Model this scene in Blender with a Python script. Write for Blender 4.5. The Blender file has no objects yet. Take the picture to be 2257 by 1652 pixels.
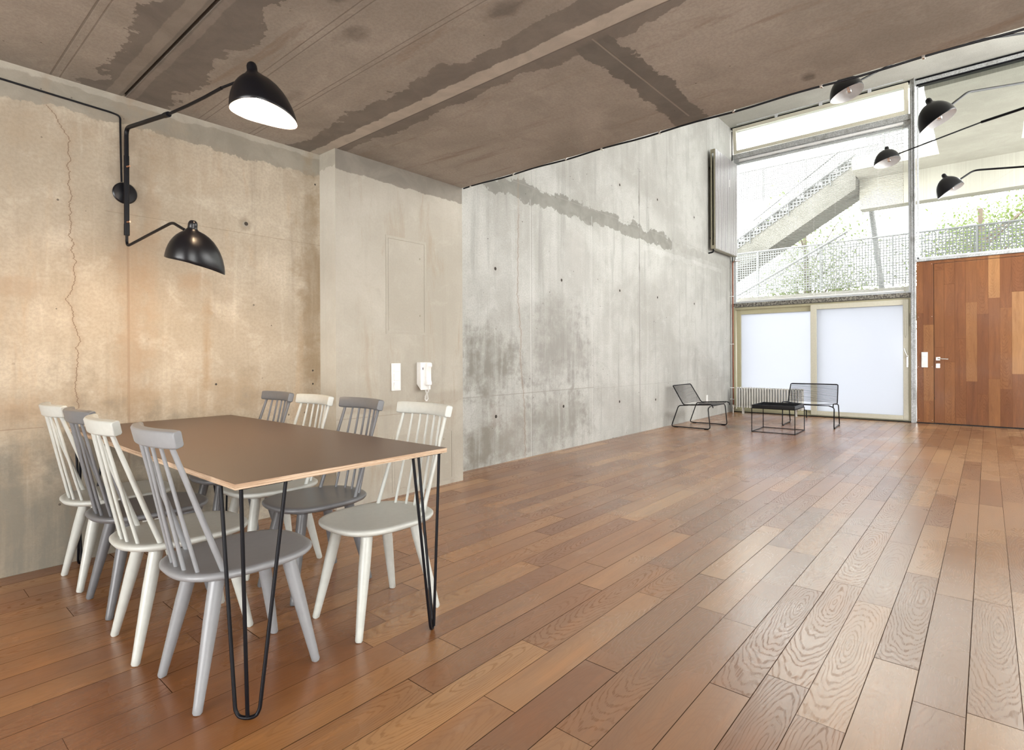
import bpy, bmesh, math, random
from mathutils import Vector, Matrix
random.seed(7)
sc = bpy.context.scene
COL = sc.collection
PI = math.pi

# ------------------------------------------------------------------ camera
W_PX, H_PX = 2257, 1652
YAW, ROLL, F_PX, CY = 0.7095, -0.0044, 1221.9062, 784.9
CAM = Vector((0.0, -3.858, 1.13))
fwd = Vector((math.cos(YAW), math.sin(YAW), 0)); up = Vector((0, 0, 1)); rt = fwd.cross(up)
r3 = rt * math.cos(ROLL) + up * math.sin(ROLL); u3 = -rt * math.sin(ROLL) + up * math.cos(ROLL)
cam = bpy.data.objects.new('camera', bpy.data.cameras.new('camera')); COL.objects.link(cam)
cam.matrix_world = Matrix(((r3.x, u3.x, -fwd.x, CAM.x), (r3.y, u3.y, -fwd.y, CAM.y), (r3.z, u3.z, -fwd.z, CAM.z), (0, 0, 0, 1)))
cam.data.sensor_width = 36; cam.data.lens = F_PX / W_PX * 36
cam.data.shift_y = -(H_PX / 2 - CY) / W_PX
cam.data.clip_end = 300
sc.camera = cam

# ------------------------------------------------------------------ light and exposure
sc.view_settings.view_transform = 'Standard'; sc.view_settings.look = 'None'
sc.view_settings.gamma = 1; sc.view_settings.use_curve_mapping = False
sc.view_settings.exposure = -0.12
world = bpy.data.worlds.new('overcast_sky'); sc.world = world; world.use_nodes = True
bg = world.node_tree.nodes['Background']; bg.inputs[0].default_value = (0.985, 0.985, 0.965, 1); bg.inputs[1].default_value = 12.5

def area(name, loc, rot, sx, sy, power, col=(1, 1, 1), portal=False):
    l = bpy.data.lights.new(name, 'AREA'); l.shape = 'RECTANGLE'; l.size = sx; l.size_y = sy
    l.energy = power; l.color = col
    if portal: l.cycles.is_portal = True
    o = bpy.data.objects.new(name, l); COL.objects.link(o); o.location = loc; o.rotation_euler = rot
    return o
# portals for the sky in the street facade, daylight in the garden-side windows behind the camera, plus an unseen fill light
area('portal_light', (11.46, -1.45, 2.8), (0, PI / 2, 0), 5.7, 2.95, 1, portal=True)
area('portal_light', (11.46, -5.0, 4.15), (0, PI / 2, 0), 2.9, 4.0, 1, portal=True)
area('garden_daylight', (-5.5, -3.9, 1.15), (0, -PI / 2, 0), 1.7, 5.2, 215, (0.96, 0.97, 1.0))
area('side_fill_light', (8.0, -6.93, 3.6), (PI / 2, 0, 0), 5.2, 3.2, 95, (1., .98, .95))  # fill light added at an assumed right-wall opening, out of view

# ------------------------------------------------------------------ mesh helpers
class MB:
    def __init__(s): s.v = []; s.f = []; s.m = []; s.mi = 0
    def _add(s, vs, fs):
        n = len(s.v); s.v += [tuple(v) for v in vs]
        for f in fs: s.f.append([i + n for i in f]); s.m.append(s.mi)
    def box(s, x0, x1, y0, y1, z0, z1):
        x0, x1 = sorted((x0, x1)); y0, y1 = sorted((y0, y1)); z0, z1 = sorted((z0, z1))
        s._add([(x0,y0,z0),(x1,y0,z0),(x1,y1,z0),(x0,y1,z0),(x0,y0,z1),(x1,y0,z1),(x1,y1,z1),(x0,y1,z1)],
               [(0,3,2,1),(4,5,6,7),(0,1,5,4),(1,2,6,5),(2,3,7,6),(3,0,4,7)]); return s
    def rings(s, rs, closed=True, cap0=True, cap1=True):
        n = len(rs[0]); vs = [p for r in rs for p in r]; fs = []
        for i in range(len(rs) - 1):
            for j in range(n if closed else n - 1):
                k = (j + 1) % n
                fs.append((i*n+j, i*n+k, (i+1)*n+k, (i+1)*n+j))
        if cap0: fs.append(tuple(range(n - 1, -1, -1)))
        if cap1: fs.append(tuple((len(rs)-1)*n + j for j in range(n)))
        s._add(vs, fs); return s
    def tube(s, pts, r, seg=10, cap=True):
        pts = [Vector(p) for p in pts]; n = len(pts)
        rr = r if isinstance(r, (list, tuple)) else [r] * n
        out = []; prev = None
        for i, p in enumerate(pts):
            t = (pts[min(i+1, n-1)] - pts[max(i-1, 0)]).normalized()
            if prev is None:
                a = Vector((0,0,1)) if abs(t.z) < .9 else Vector((1,0,0))
                x = t.cross(a).normalized()
            else:
                x = (prev - t * prev.dot(t)).normalized()
            prev = x; y = t.cross(x)
            out.append([p + (x * math.cos(2*PI*k/seg) + y * math.sin(2*PI*k/seg)) * rr[i] for k in range(seg)])
        s.rings(out, cap0=cap, cap1=cap); return s
    def lathe(s, prof, c=(0,0,0), seg=24, cap=True):
        c = Vector(c)
        s.rings([[c + Vector((r*math.cos(2*PI*k/seg), r*math.sin(2*PI*k/seg), z)) for k in range(seg)] for r, z in prof], cap0=cap, cap1=cap); return s
    def prism(s, poly, axis, a, b):
        def P(u, v, w):
            return {'X': (w, u, v), 'Y': (u, w, v), 'Z': (u, v, w)}[axis]
        s.rings([[P(u, v, a) for u, v in poly], [P(u, v, b) for u, v in poly]]); return s
    def build(s, name, mats, parent=None, bevel=0, smooth=True, angle=40, seg=2):
        me = bpy.data.meshes.new(name); me.from_pydata(s.v, [], s.f)
        if not isinstance(mats, (list, tuple)): mats = [mats]
        for m in mats: me.materials.append(m)
        for p, i in zip(me.polygons, s.m): p.material_index = i
        bm = bmesh.new(); bm.from_mesh(me); bmesh.ops.recalc_face_normals(bm, faces=bm.faces); bm.to_mesh(me); bm.free()
        if smooth:
            for p in me.polygons: p.use_smooth = True
            me.set_sharp_from_angle(angle=math.radians(angle))
        me.update()
        o = bpy.data.objects.new(name, me); COL.objects.link(o)
        if parent: o.parent = parent
        if bevel:
            b = o.modifiers.new('bevel', 'BEVEL'); b.width = bevel; b.segments = seg; b.limit_method = 'ANGLE'; b.angle_limit = math.radians(50)
        return o

def tag(o, label, cat, group=None, kind=None):
    if label: o['label'] = label
    if cat: o['category'] = cat
    if group: o['group'] = group
    if kind: o['kind'] = kind
    return o
def struct(o): o['kind'] = 'structure'; return o
def thing(name, label, cat, loc=(0,0,0), rz=0, group=None):
    o = bpy.data.objects.new(name, None); COL.objects.link(o); o.location = loc; o.rotation_euler = (0, 0, rz)
    o.empty_display_size = .1
    return tag(o, label, cat, group)
def dup(root, loc, rz, label, mats=None):
    r = root.copy(); COL.objects.link(r); r.location = loc; r.rotation_euler = (0, 0, rz); r['label'] = label
    def cp(src, par):
        for ch in list(src.children):
            c = ch.copy(); COL.objects.link(c); c.parent = par; cp(ch, c)
    cp(root, r)
    return r
def fillet(pts, r=.03, n=5):
    pts = [Vector(p) for p in pts]; out = [pts[0]]
    for i in range(1, len(pts) - 1):
        a, b, c = pts[i-1], pts[i], pts[i+1]
        d1 = (a - b); d2 = (c - b); rr = min(r, d1.length * .45, d2.length * .45)
        p, q = b + d1.normalized() * rr, b + d2.normalized() * rr
        for k in range(n + 1):
            t = k / n; out.append(p * (1-t)**2 + b * 2*t*(1-t) + q * t*t)
    out.append(pts[-1]); return out

# ------------------------------------------------------------------ material helpers
class NT:
    def __init__(s, name):
        s.mat = bpy.data.materials.new(name); s.mat.use_nodes = True; s.t = s.mat.node_tree
        s.b = s.t.nodes['Principled BSDF']; s.out = s.t.nodes['Material Output']
        tc = s.t.nodes.new('ShaderNodeTexCoord'); s.co = tc.outputs['Object']
        sp = s.t.nodes.new('ShaderNodeSeparateXYZ'); s.t.links.new(s.co, sp.inputs[0]); s.x, s.y, s.z = sp.outputs
    def inp(s, sock, v):
        if isinstance(v, bpy.types.NodeSocket): s.t.links.new(v, sock)
        elif v is not None:
            if isinstance(v, (tuple, list)) and len(v) == 3 and len(sock.default_value) == 4: v = (*v, 1)
            sock.default_value = v
    def M(s, op, a, b=None, c=None, clamp=False):
        n = s.t.nodes.new('ShaderNodeMath'); n.operation = op; n.use_clamp = clamp
        s.inp(n.inputs[0], a); s.inp(n.inputs[1], b); s.inp(n.inputs[2], c); return n.outputs[0]
    def vec(s, x, y, z):
        n = s.t.nodes.new('ShaderNodeCombineXYZ')
        for i, v in enumerate((x, y, z)): s.inp(n.inputs[i], v)
        return n.outputs[0]
    def noise(s, v, scale=1, detail=3, rough=.55, dist=0):
        n = s.t.nodes.new('ShaderNodeTexNoise'); s.inp(n.inputs['Vector'], v)
        n.inputs['Scale'].default_value = scale; n.inputs['Detail'].default_value = detail
        n.inputs['Roughness'].default_value = rough; n.inputs['Distortion'].default_value = dist; return n.outputs[0]
    def white(s, v):
        n = s.t.nodes.new('ShaderNodeTexWhiteNoise'); n.noise_dimensions = '3D'; s.inp(n.inputs['Vector'], v); return n.outputs['Value']
    def voro(s, v, scale):
        n = s.t.nodes.new('ShaderNodeTexVoronoi'); s.inp(n.inputs['Vector'], v); n.inputs['Scale'].default_value = scale
        return n.outputs['Distance'], n.outputs['Color']
    def mr(s, v, a, b, c=0., d=1., smooth=True):
        n = s.t.nodes.new('ShaderNodeMapRange'); n.interpolation_type = 'SMOOTHSTEP' if smooth else 'LINEAR'; n.clamp = True
        s.inp(n.inputs[0], v)
        for i, k in enumerate((a, b, c, d)): s.inp(n.inputs[i+1], k)
        return n.outputs[0]
    def mix(s, f, a, b, mode='MIX'):
        n = s.t.nodes.new('ShaderNodeMix'); n.data_type = 'RGBA'; n.blend_type = mode
        s.inp(n.inputs[0], f); s.inp(n.inputs[6], a); s.inp(n.inputs[7], b); return n.outputs[2]
    def ramp(s, f, stops):
        n = s.t.nodes.new('ShaderNodeValToRGB'); s.inp(n.inputs[0], f); e = n.color_ramp.elements
        while len(e) < len(stops): e.new(.5)
        for el, (p, c) in zip(e, stops): el.position = p; el.color = (*c, 1)
        return n.outputs[0]
    def curve(s, f, pts, lo, hi):
        # piecewise map of f (already 0..1) to a value between lo and hi
        n = s.t.nodes.new('ShaderNodeFloatCurve'); s.inp(n.inputs[1], f); c = n.mapping.curves[0]
        pts = sorted(pts)
        c.points[0].location = pts[0]; c.points[1].location = pts[-1]
        for p in pts[1:-1]: c.points.new(*p)
        for p in c.points: p.handle_type = 'VECTOR'
        n.mapping.update()
        return s.M('ADD', s.M('MULTIPLY', n.outputs[0], hi - lo), lo)
    def bump(s, h, strength=.3, dist=.01):
        n = s.t.nodes.new('ShaderNodeBump'); s.inp(n.inputs['Height'], h); n.inputs['Strength'].default_value = strength
        n.inputs['Distance'].default_value = dist; s.t.links.new(n.outputs[0], s.b.inputs['Normal'])
    def fin(s, col, rough=.5, metal=0, spec=.5):
        s.inp(s.b.inputs['Base Color'], col); s.inp(s.b.inputs['Roughness'], rough)
        s.b.inputs['Metallic'].default_value = metal; s.b.inputs['Specular IOR Level'].default_value = spec
        return s.mat

def plain(name, col, rough=.5, metal=0, spec=.5, var=.06, scale=40):
    n = NT(name); k = n.noise(n.co, scale, 2)
    c = n.mix(n.mr(k, .3, .7), tuple(v * (1 - var) for v in col), tuple(min(1, v * (1 + var)) for v in col))
    return n.fin(c, n.M('ADD', rough - .03, n.M('MULTIPLY', k, .06)), metal, spec)

def concrete(name, base, dark, light, axes, feats=(), streak=.5, pits=1., rough=.82, warm=None):
    n = NT(name); u, v = {'XZ': (n.x, n.z), 'XY': (n.x, n.y), 'YZ': (n.y, n.z)}[axes]
    uv = n.vec(u, v, 0)
    big = n.noise(uv, .9, 5, .6, .4); mid = n.noise(uv, 4.5, 6, .65, .6); fine = n.noise(uv, 60, 4, .7)
    st = n.noise(n.vec(n.M('MULTIPLY', u, 9), n.M('MULTIPLY', v, .55), 3.1), 1, 5, .65, .3)
    c = n.mix(n.mr(big, .36, .66), dark, base)
    c = n.mix(n.M('MULTIPLY', n.mr(mid, .5, .72), .32), c, light)
    c = n.mix(n.M('MULTIPLY', n.mr(mid, .48, .30), .5), c, dark)
    c = n.mix(n.M('MULTIPLY', n.mr(st, .52, .72), streak), c, tuple(k * .72 for k in dark))
    c = n.mix(n.M('MULTIPLY', n.mr(st, .46, .30), streak * .6), c, light)
    if warm:
        wn = n.noise(n.vec(n.M('MULTIPLY', u, 5), n.M('MULTIPLY', v, .8), 8.), 1, 5, .7, .5)
        c = n.mix(n.M('MULTIPLY', n.mr(wn, .54, .70), .75), c, warm)
    c = n.mix(n.M('MULTIPLY', n.mr(fine, .58, .40), .22 if pits else .07), c, tuple(k * .6 for k in dark))
    h = n.M('ADD', n.M('MULTIPLY', fine, .4), n.M('MULTIPLY', mid, .8))
    rag1 = n.noise(uv, 3.2, 6, .62); rag2 = n.noise(n.vec(n.M('ADD', u, 31), v, 5), 11, 5, .7)
    ragA = n.M('SUBTRACT', rag1, .5); ragB = n.M('SUBTRACT', rag2, .5)
    for f in feats:
        k = f[0]
        if k == 'line':            # axis, centre, half width, colour, strength, (lo, hi) along the other axis
            _, ax, c0, w, col, stg, rng = f
            a, o = (u, v) if ax == 'u' else (v, u)
            d = n.M('ABSOLUTE', n.M('SUBTRACT', a, c0)); m = n.mr(d, w * 1.6, w * .5)
            if rng: m = n.M('MULTIPLY', m, n.M('MULTIPLY', n.M('GREATER_THAN', o, rng[0]), n.M('LESS_THAN', o, rng[1])))
            c = n.mix(n.M('MULTIPLY', m, stg), c, col); h = n.M('SUBTRACT', h, n.M('MULTIPLY', m, .6 * stg))
        elif k == 'band':          # ragged filler strip: axis, lo, hi, raggedness lo, raggedness hi, colour, strength, range
            _, ax, lo, hi, r0, r1, col, stg, rng = f
            a, o = (u, v) if ax == 'u' else (v, u)
            rr = n.M('ADD', ragA, n.M('MULTIPLY', ragB, .35))
            m = n.M('MULTIPLY', n.mr(n.M('SUBTRACT', a, n.M('ADD', lo, n.M('MULTIPLY', rr, r0))), -.004, .004),
                    n.mr(n.M('SUBTRACT', n.M('ADD', hi, n.M('MULTIPLY', rr, r1)), a), -.004, .004))
            if rng: m = n.M('MULTIPLY', m, n.M('MULTIPLY', n.mr(o, rng[0] - .02, rng[0] + .02), n.mr(o, rng[1] + .02, rng[1] - .02)))
            cc = n.mix(n.mr(mid, .35, .65), tuple(q * .9 for q in col), tuple(q * 1.1 for q in col))
            c = n.mix(n.M('MULTIPLY', m, stg), c, cc)
        elif k == 'disk':
            _, uu, vv, r, col, soft = f
            d = n.M('SQRT', n.M('ADD', n.M('POWER', n.M('SUBTRACT', u, uu), 2), n.M('POWER', n.M('SUBTRACT', v, vv), 2)))
            m = n.mr(d, r * (1 + soft), r); c = n.mix(m, c, col)
        elif k == 'blot':          # soft-edged tone: stains, and painted shade low on the near wall
            _, uu, vv, ru, rv, col, stg = f
            a = n.M('DIVIDE', n.M('SUBTRACT', u, uu), ru); b = n.M('DIVIDE', n.M('SUBTRACT', v, vv), rv)
            d = n.M('SQRT', n.M('ADD', n.M('POWER', a, 2), n.M('POWER', b, 2)))
            d = n.M('ADD', d, n.M('MULTIPLY', n.M('ADD', n.M('MULTIPLY', ragA, 1.6), ragB), 1.7))
            c = n.mix(n.M('MULTIPLY', n.M('MULTIPLY', n.mr(d, 1.3, .25), n.mr(n.M('ADD', n.M('MULTIPLY', st, .6), n.M('MULTIPLY', mid, .4)), .40, .54, .5, 1.)), stg), c, col)
        elif k == 'crack':
            _, pts, w = f
            z0, z1 = min(p[0] for p in pts), max(p[0] for p in pts); x0, x1 = min(p[1] for p in pts) - .01, max(p[1] for p in pts) + .01
            cu = n.curve(n.mr(v, z0, z1, 0., 1., False), [((p[0]-z0)/(z1-z0), (p[1]-x0)/(x1-x0)) for p in pts], x0, x1)
            jit = n.M('MULTIPLY', n.M('SUBTRACT', n.noise(n.vec(0., v, 2.), 14, 4, .7), .5), .085)
            d = n.M('ABSOLUTE', n.M('SUBTRACT', u, n.M('ADD', cu, jit)))
            m = n.M('MULTIPLY', n.mr(d, w * 1.5, w * .4), n.M('MULTIPLY', n.M('GREATER_THAN', v, z0), n.M('LESS_THAN', v, z1)))
            c = n.mix(n.M('MULTIPLY', m, .8), c, (.12, .075, .05))
            c = n.mix(n.M('MULTIPLY', n.mr(d, .03, 0), .2), c, (.32, .22, .14))
    if pits:
        d, vc = n.voro(uv, 16); sp = n.t.nodes.new('ShaderNodeSeparateColor'); n.t.links.new(vc, sp.inputs[0])
        rad = n.mr(sp.outputs[0], .66, 1., 0., .10 * pits, False)
        m = n.M('MULTIPLY', n.M('LESS_THAN', d, rad), n.mr(n.noise(uv, 1.7, 2), .42, .56))
        c = n.mix(n.M('MULTIPLY', m, .8), c, (.07, .055, .045)); h = n.M('SUBTRACT', h, m)
    n.bump(h, .35, .006)
    return n.fin(c, rough, 0, .3)

def planks(name, run, across, width, length, tones, gap=.0016, rough=(.30, .46), seed=0., grain=1., gapcol=(.02, .012, .008), scratches=False, goff=0., coat=0.):
    n = NT(name); ax = {'X': n.x, 'Y': n.y, 'Z': n.z}; r, a = ax[run], ax[across]
    aw = n.M('DIVIDE', n.M('SUBTRACT', a, goff), width); row = n.M('FLOOR', aw)
    rr = n.white(n.vec(row, seed, 1.7))
    rl = n.M('ADD', n.M('DIVIDE', r, length), n.M('MULTIPLY', rr, 9.3)); col = n.M('FLOOR', rl)
    idv = n.white(n.vec(row, col, seed + 4.)); id2 = n.white(n.vec(col, row, seed + 9.))
    fa = n.M('SUBTRACT', aw, row); fl = n.M('SUBTRACT', rl, col)
    da = n.M('MULTIPLY', n.M('MINIMUM', fa, n.M('SUBTRACT', 1., fa)), width)
    dl = n.M('MULTIPLY', n.M('MINIMUM', fl, n.M('SUBTRACT', 1., fl)), length)
    d = n.M('MINIMUM', da, dl)
    gw = n.M('MULTIPLY', gap, n.M('ADD', .5, n.M('MULTIPLY', rr, 1.1)))
    g = n.mr(d, n.M('MULTIPLY', gw, 1.4), n.M('MULTIPLY', gw, .4))
    off = n.M('MULTIPLY', idv, 37.); off2 = n.M('MULTIPLY', id2, 23.)
    # cathedral figure: rings of a stretched, warped distance field per plank
    cr = n.M('MULTIPLY', n.M('SUBTRACT', fl, n.M('ADD', .2, n.M('MULTIPLY', id2, .6))), length * 1.1)
    ca = n.M('MULTIPLY', n.M('SUBTRACT', fa, n.M('ADD', .25, n.M('MULTIPLY', idv, .5))), width * 7.)
    wz = n.noise(n.vec(n.M('ADD', n.M('MULTIPLY', r, 3.5), off), n.M('ADD', n.M('MULTIPLY', a, 12), off2), 0.), 1, 3, .5)
    dist = n.M('SQRT', n.M('ADD', n.M('POWER', cr, 2), n.M('POWER', ca, 2)))
    ph = n.M('ADD', n.M('MULTIPLY', dist, 95.), n.M('MULTIPLY', wz, 34.))
    ringw = n.M('MULTIPLY', n.M('ADD', n.M('SINE', ph), 1.), .5)
    fib = n.noise(n.vec(n.M('ADD', n.M('MULTIPLY', r, 6.), off), n.M('MULTIPLY', a, 260.), off2), 1, 4, .65)
    med = n.noise(n.vec(n.M('ADD', n.M('MULTIPLY', r, 1.6), off), n.M('ADD', n.M('MULTIPLY', a, 16.), off2), 0.), 1, 4, .6, .5)
    c = n.ramp(idv, tones)
    dk = n.mix(1., c, (.60, .50, .42), 'MULTIPLY'); lt = n.mix(1., c, (1.35, 1.32, 1.25), 'MULTIPLY')
    gm = n.M('MULTIPLY', n.M('MULTIPLY', n.mr(ringw, .62, .97), n.mr(fib, .35, .6)), n.mr(id2, .30, .75, .10 * grain, .62 * grain))
    c = n.mix(gm, c, dk)
    c = n.mix(n.M('MULTIPLY', n.mr(fib, .55, .30), .42), c, dk)
    c = n.mix(n.M('MULTIPLY', n.mr(med, .5, .72), .5), c, lt)
    c = n.mix(n.M('MULTIPLY', n.mr(med, .48, .26), .55), c, dk)
    kn, kc = n.voro(n.vec(n.M('MULTIPLY', r, .9), n.M('MULTIPLY', a, 3.), seed), 1.6)
    c = n.mix(n.M('MULTIPLY', n.mr(kn, .055, .02), .8), c, (.07, .035, .02))
    wear = n.noise(n.vec(r, a, 4.4), 1.3, 3, .55, 0)
    rg = n.M('ADD', n.mr(wear, .35, .65, rough[0], rough[1]), n.M('MULTIPLY', gm, .3))
    if scratches:
        greyed = n.M('MULTIPLY', n.mr(n.M('ADD', a, n.M('MULTIPLY', n.M('SUBTRACT', wear, .5), 3.5)), -1.7, -3.6), .42)  # boards turn greyer away from the left wall
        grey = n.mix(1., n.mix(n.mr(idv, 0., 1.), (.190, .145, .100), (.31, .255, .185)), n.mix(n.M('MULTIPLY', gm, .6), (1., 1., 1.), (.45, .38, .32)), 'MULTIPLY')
        c = n.mix(greyed, c, grey)
        sc2 = n.M('MULTIPLY', n.mr(n.noise(n.vec(n.M('MULTIPLY', r, .6), a, 1.), 9, 5, .6, 0), .56, .76), n.mr(wear, .46, .66))
        c = n.mix(n.M('MULTIPLY', sc2, .16), c, (.70, .60, .50))
    c = n.mix(n.M('MULTIPLY', g, .92), c, gapcol)
    h = n.M('SUBTRACT', n.M('SUBTRACT', n.M('MULTIPLY', med, .25), n.M('MULTIPLY', gm, .12)), n.M('MULTIPLY', g, 1.))
    h = n.M('ADD', h, n.M('MULTIPLY', idv, .12))
    n.bump(h, .28, .003)
    n.inp(n.b.inputs['Coat Weight'], n.M('MULTIPLY', n.M('MULTIPLY', n.M('SUBTRACT', 1., g), n.M('SUBTRACT', 1., n.M('MULTIPLY', gm, 1.), clamp=True)), coat)); rg = n.M('ADD', rg, n.M('MULTIPLY', g, .5)); n.inp(n.b.inputs['IOR'], n.M('SUBTRACT', 1.5, n.M('MULTIPLY', g, .45))); n.b.inputs['Coat Roughness'].default_value = .30
    return n.fin(c, rg, 0, .5 if coat else .35)

# ------------------------------------------------------------------ materials
DK = (.04, .035, .03)
HOLE = (.045, .038, .03)
def holes(lst, r=.016): 
    out = []
    for a, b in lst: out += [('blot', a, b, .07, .07, (.36, .34, .31), .5), ('disk', a, b, r, HOLE, .25)]
    return out
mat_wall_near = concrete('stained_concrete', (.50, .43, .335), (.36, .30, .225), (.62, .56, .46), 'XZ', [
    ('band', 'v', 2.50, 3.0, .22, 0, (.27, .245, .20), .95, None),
    ('band', 'v', 2.635, 3.0, .10, 0, (.42, .385, .32), .55, None),
    ('line', 'u', 1.012, .006, (.22, .15, .10), .6, (0, 2.3)),
    ('blot', 1.03, 1.35, .09, 1.6, (.31, .215, .135), .6),
    ('blot', 1.13, 1.7, .05, 1.2, (.35, .245, .155), .4),
    ('blot', 1.45, 1.15, .035, .33, (.30, .20, .11), .75),
    ('blot', 1.33, .86, .75, .16, (.30, .22, .14), .6),
    ('blot', .35, .85, .35, .12, (.30, .20, .12), .55),
    ('blot', 1.13, 2.35, .5, .2, (.34, .25, .16), .35),
    ('blot', 2.19, 1.65, .12, .9, (.26, .19, .115), .75),
    ('blot', .50, 1.5, .18, .06, (.34, .25, .17), .5),
    ('blot', 1.36, 1.62, .10, .07, (.34, .23, .14), .5),
    ('blot', 1.0, 2.2, .12, .35, (.25, .215, .17), .6),
    ('blot', .5, .15, 1.9, .62, (.215, .20, .165), .85),  # dimmer lamp light low on the wall, painted into the concrete colour
    ('line', 'v', 1.98, .0015, (.22, .17, .12), .55, (.9, 2.3)),
    ('line', 'v', .76, .002, (.2, .13, .09), .5, (-1, .62)),
    ('crack', [(2.50, .64), (2.36, .731), (1.91, .739), (1.56, .758), (1.454, .727), (1.229, .777), (.976, .756), (.86, .775), (.80, .745)], .0024),
    ('blot', 1.695, 2.043, .05, .05, (.22, .18, .13), .7), ('disk', 1.695, 2.043, .017, (.30, .27, .22), .3), ('disk', 1.70, 2.047, .011, (.05, .04, .03), .4),
    ('disk', 1.01, 2.23, .006, HOLE, .3), ('disk', 1.0, 2.17, .006, HOLE, .3), ('disk', 1.50, .955, .006, HOLE, .3),
    ('disk', 2.215, 2.435, .006, HOLE, .3), ('disk', 2.19, 1.03, .006, HOLE, .3), ('disk', 2.19, .93, .006, HOLE, .3)], .45, 1.15, warm=(.42, .325, .225))
mat_wall_mid = concrete('smooth_concrete', (.435, .405, .345), (.37, .34, .285), (.50, .475, .41), 'XZ', [
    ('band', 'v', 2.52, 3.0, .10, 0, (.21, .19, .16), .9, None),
    ('blot', 2.75, .72, .55, .03, (.28, .24, .19), .6),
    ('blot', 3.35, .78, .3, .05, (.30, .26, .21), .45),
    ('line', 'v', .665, .003, (.26, .22, .17), .5, (2.2, 2.95))], .25, 0, warm=(.345, .29, .22))
mat_pilaster_side = concrete('pale_concrete', (.58, .555, .485), (.50, .47, .40), (.64, .62, .55), 'YZ', [
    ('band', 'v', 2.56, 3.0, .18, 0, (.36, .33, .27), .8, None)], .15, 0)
holes_far = [(4.3, 2.05), (5.49, 2.05), (6.89, 2.045), (8.06, 2.04), (9.49, 2.04), (4.3, .50), (5.52, .52), (6.87, .49), (7.98, .45), (6.90, 3.53), (8.07, 3.57), (9.5, 5.27), (9.5, 3.56)]
mat_wall_far = concrete('fair_faced_concrete', (.49, .49, .46), (.375, .37, .34), (.57, .575, .55), 'XZ', [
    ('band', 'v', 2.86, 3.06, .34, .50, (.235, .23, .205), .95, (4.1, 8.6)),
    ('band', 'v', 2.87, 3.00, .16, .30, (.34, .335, .305), .75, (8.6, 11.4)),
    ('band', 'v', 2.72, 2.80, .22, .10, (.60, .61, .59), .2, (7.6, 10.8)),
    ('blot', 4.25, 1.05, .50, .42, (.235, .225, .20), 1.),
    ('blot', 4.05, .22, .6, .32, (.23, .215, .185), 1.),
    ('blot', 4.6, .28, .32, .36, (.30, .28, .25), .7),
    ('blot', 5.5, 1.2, .70, .55, (.28, .27, .25), 1.),
    ('blot', 5.45, .38, .7, .36, (.27, .26, .235), 1.),
    ('blot', 5.85, 2.4, .3, .4, (.42, .41, .38), .6),
    ('blot', 6.7, .35, .4, .18, (.38, .37, .34), .5),
    ('blot', 8.4, .45, .35, .22, (.36, .35, .32), .6),
    ('blot', 9.1, 1.0, .2, .16, (.37, .36, .33), .55),
    ('blot', 4.3, .50, .12, .14, (.26, .23, .20), .7),
    ('blot', 10.7, 3.2, .8, .3, (.38, .38, .35), .5),
    ('line', 'u', 4.89, .006, (.60, .60, .575), .35, (0, 2.9)), ('line', 'u', 4.91, .004, (.22, .21, .19), .45, (0, 6)),
    ('line', 'u', 6.17, .007, (.60, .60, .575), .35, (0, 2.95)), ('line', 'u', 7.47, .007, (.12, .115, .105), .85, (.3, 3.9)),
    ('line', 'u', 7.47, .005, (.3, .29, .27), .7, (-1, 6)), ('line', 'u', 8.78, .004, (.34, .33, .31), .5, (-1, 6)),
    ('line', 'u', 10.07, .006, (.25, .245, .225), .7, (-1, 6)),
    ('line', 'v', .72, .005, (.27, .26, .23), .6, (3, 6.2)), ('line', 'v', .70, .003, (.32, .31, .29), .5, (6.2, 11.4)),
    ('line', 'v', 3.04, .003, (.33, .32, .29), .5, (3, 11.4)),
    ('blot', 7.47, 3.45, .03, .14, (.2, .19, .17), .8), ('blot', 7.47, 2.45, .02, .08, (.2, .19, .17), .8),
    ('crack', [(.05, 4.78), (.6, 4.77), (1.1, 4.70), (1.35, 4.72), (1.8, 4.66), (2.3, 4.67), (2.7, 4.68)], .0025)] + holes(holes_far), .55, 1.3)
mat_ceiling = concrete('board_marked_concrete', (.41, .37, .32), (.30, .268, .23), (.50, .46, .40), 'XY', [
    ('band', 'u', .80, 1.22, .40, .44, (.185, .165, .143), .95, None),
    ('band', 'u', .90, .965, .05, .02, (.27, .24, .205), .9, None), ('band', 'u', 1.01, 1.045, .02, .05, (.26, .23, .20), .9, None),
    ('band', 'u', 2.02, 2.36, .34, .26, (.188, .168, .145), .85, None),
    ('band', 'u', 2.17, 2.27, .10, 0, (.50, .455, .39), .9, None),
    ('line', 'u', 2.272, .004, (.12, .10, .085), .7, None),
    ('band', 'v', -2.50, -2.30, .26, .22, (.165, .152, .132), .95, (2.32, 3.56)),
    ('line', 'v', -2.405, .005, (.30, .27, .23), .8, (2.3, 3.45)),
    ('line', 'u', .655, .004, (.14, .12, .10), .6, None), ('line', 'u', .695, .003, (.15, .13, .11), .5, None),
    ('line', 'u', 1.40, .003, (.14, .12, .10), .5, None), ('line', 'u', 1.436, .003, (.15, .13, .11), .5, None),
    ('line', 'u', 1.72, .003, (.14, .12, .10), .5, None), ('line', 'u', 1.75, .003, (.15, .13, .11), .5, None),
    ('blot', 1.30, -1.75, .05, .06, (.10, .085, .07), .7), ('blot', 1.52, -1.55, .06, .10, (.10, .085, .07), .5),
    ('blot', 1.85, -2.25, .05, .14, (.10, .085, .07), .6), ('blot', 1.65, -.75, .05, .14, (.12, .10, .085), .6),
    ('blot', 3.41, -3.11, .06, .035, (.13, .115, .10), .8)], .15, .7, warm=(.27, .215, .17))
mat_upper_ceiling = concrete('pale_ceiling_concrete', (.56, .56, .51), (.47, .465, .42), (.62, .62, .58), 'XY', [], .15, .6)
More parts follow.
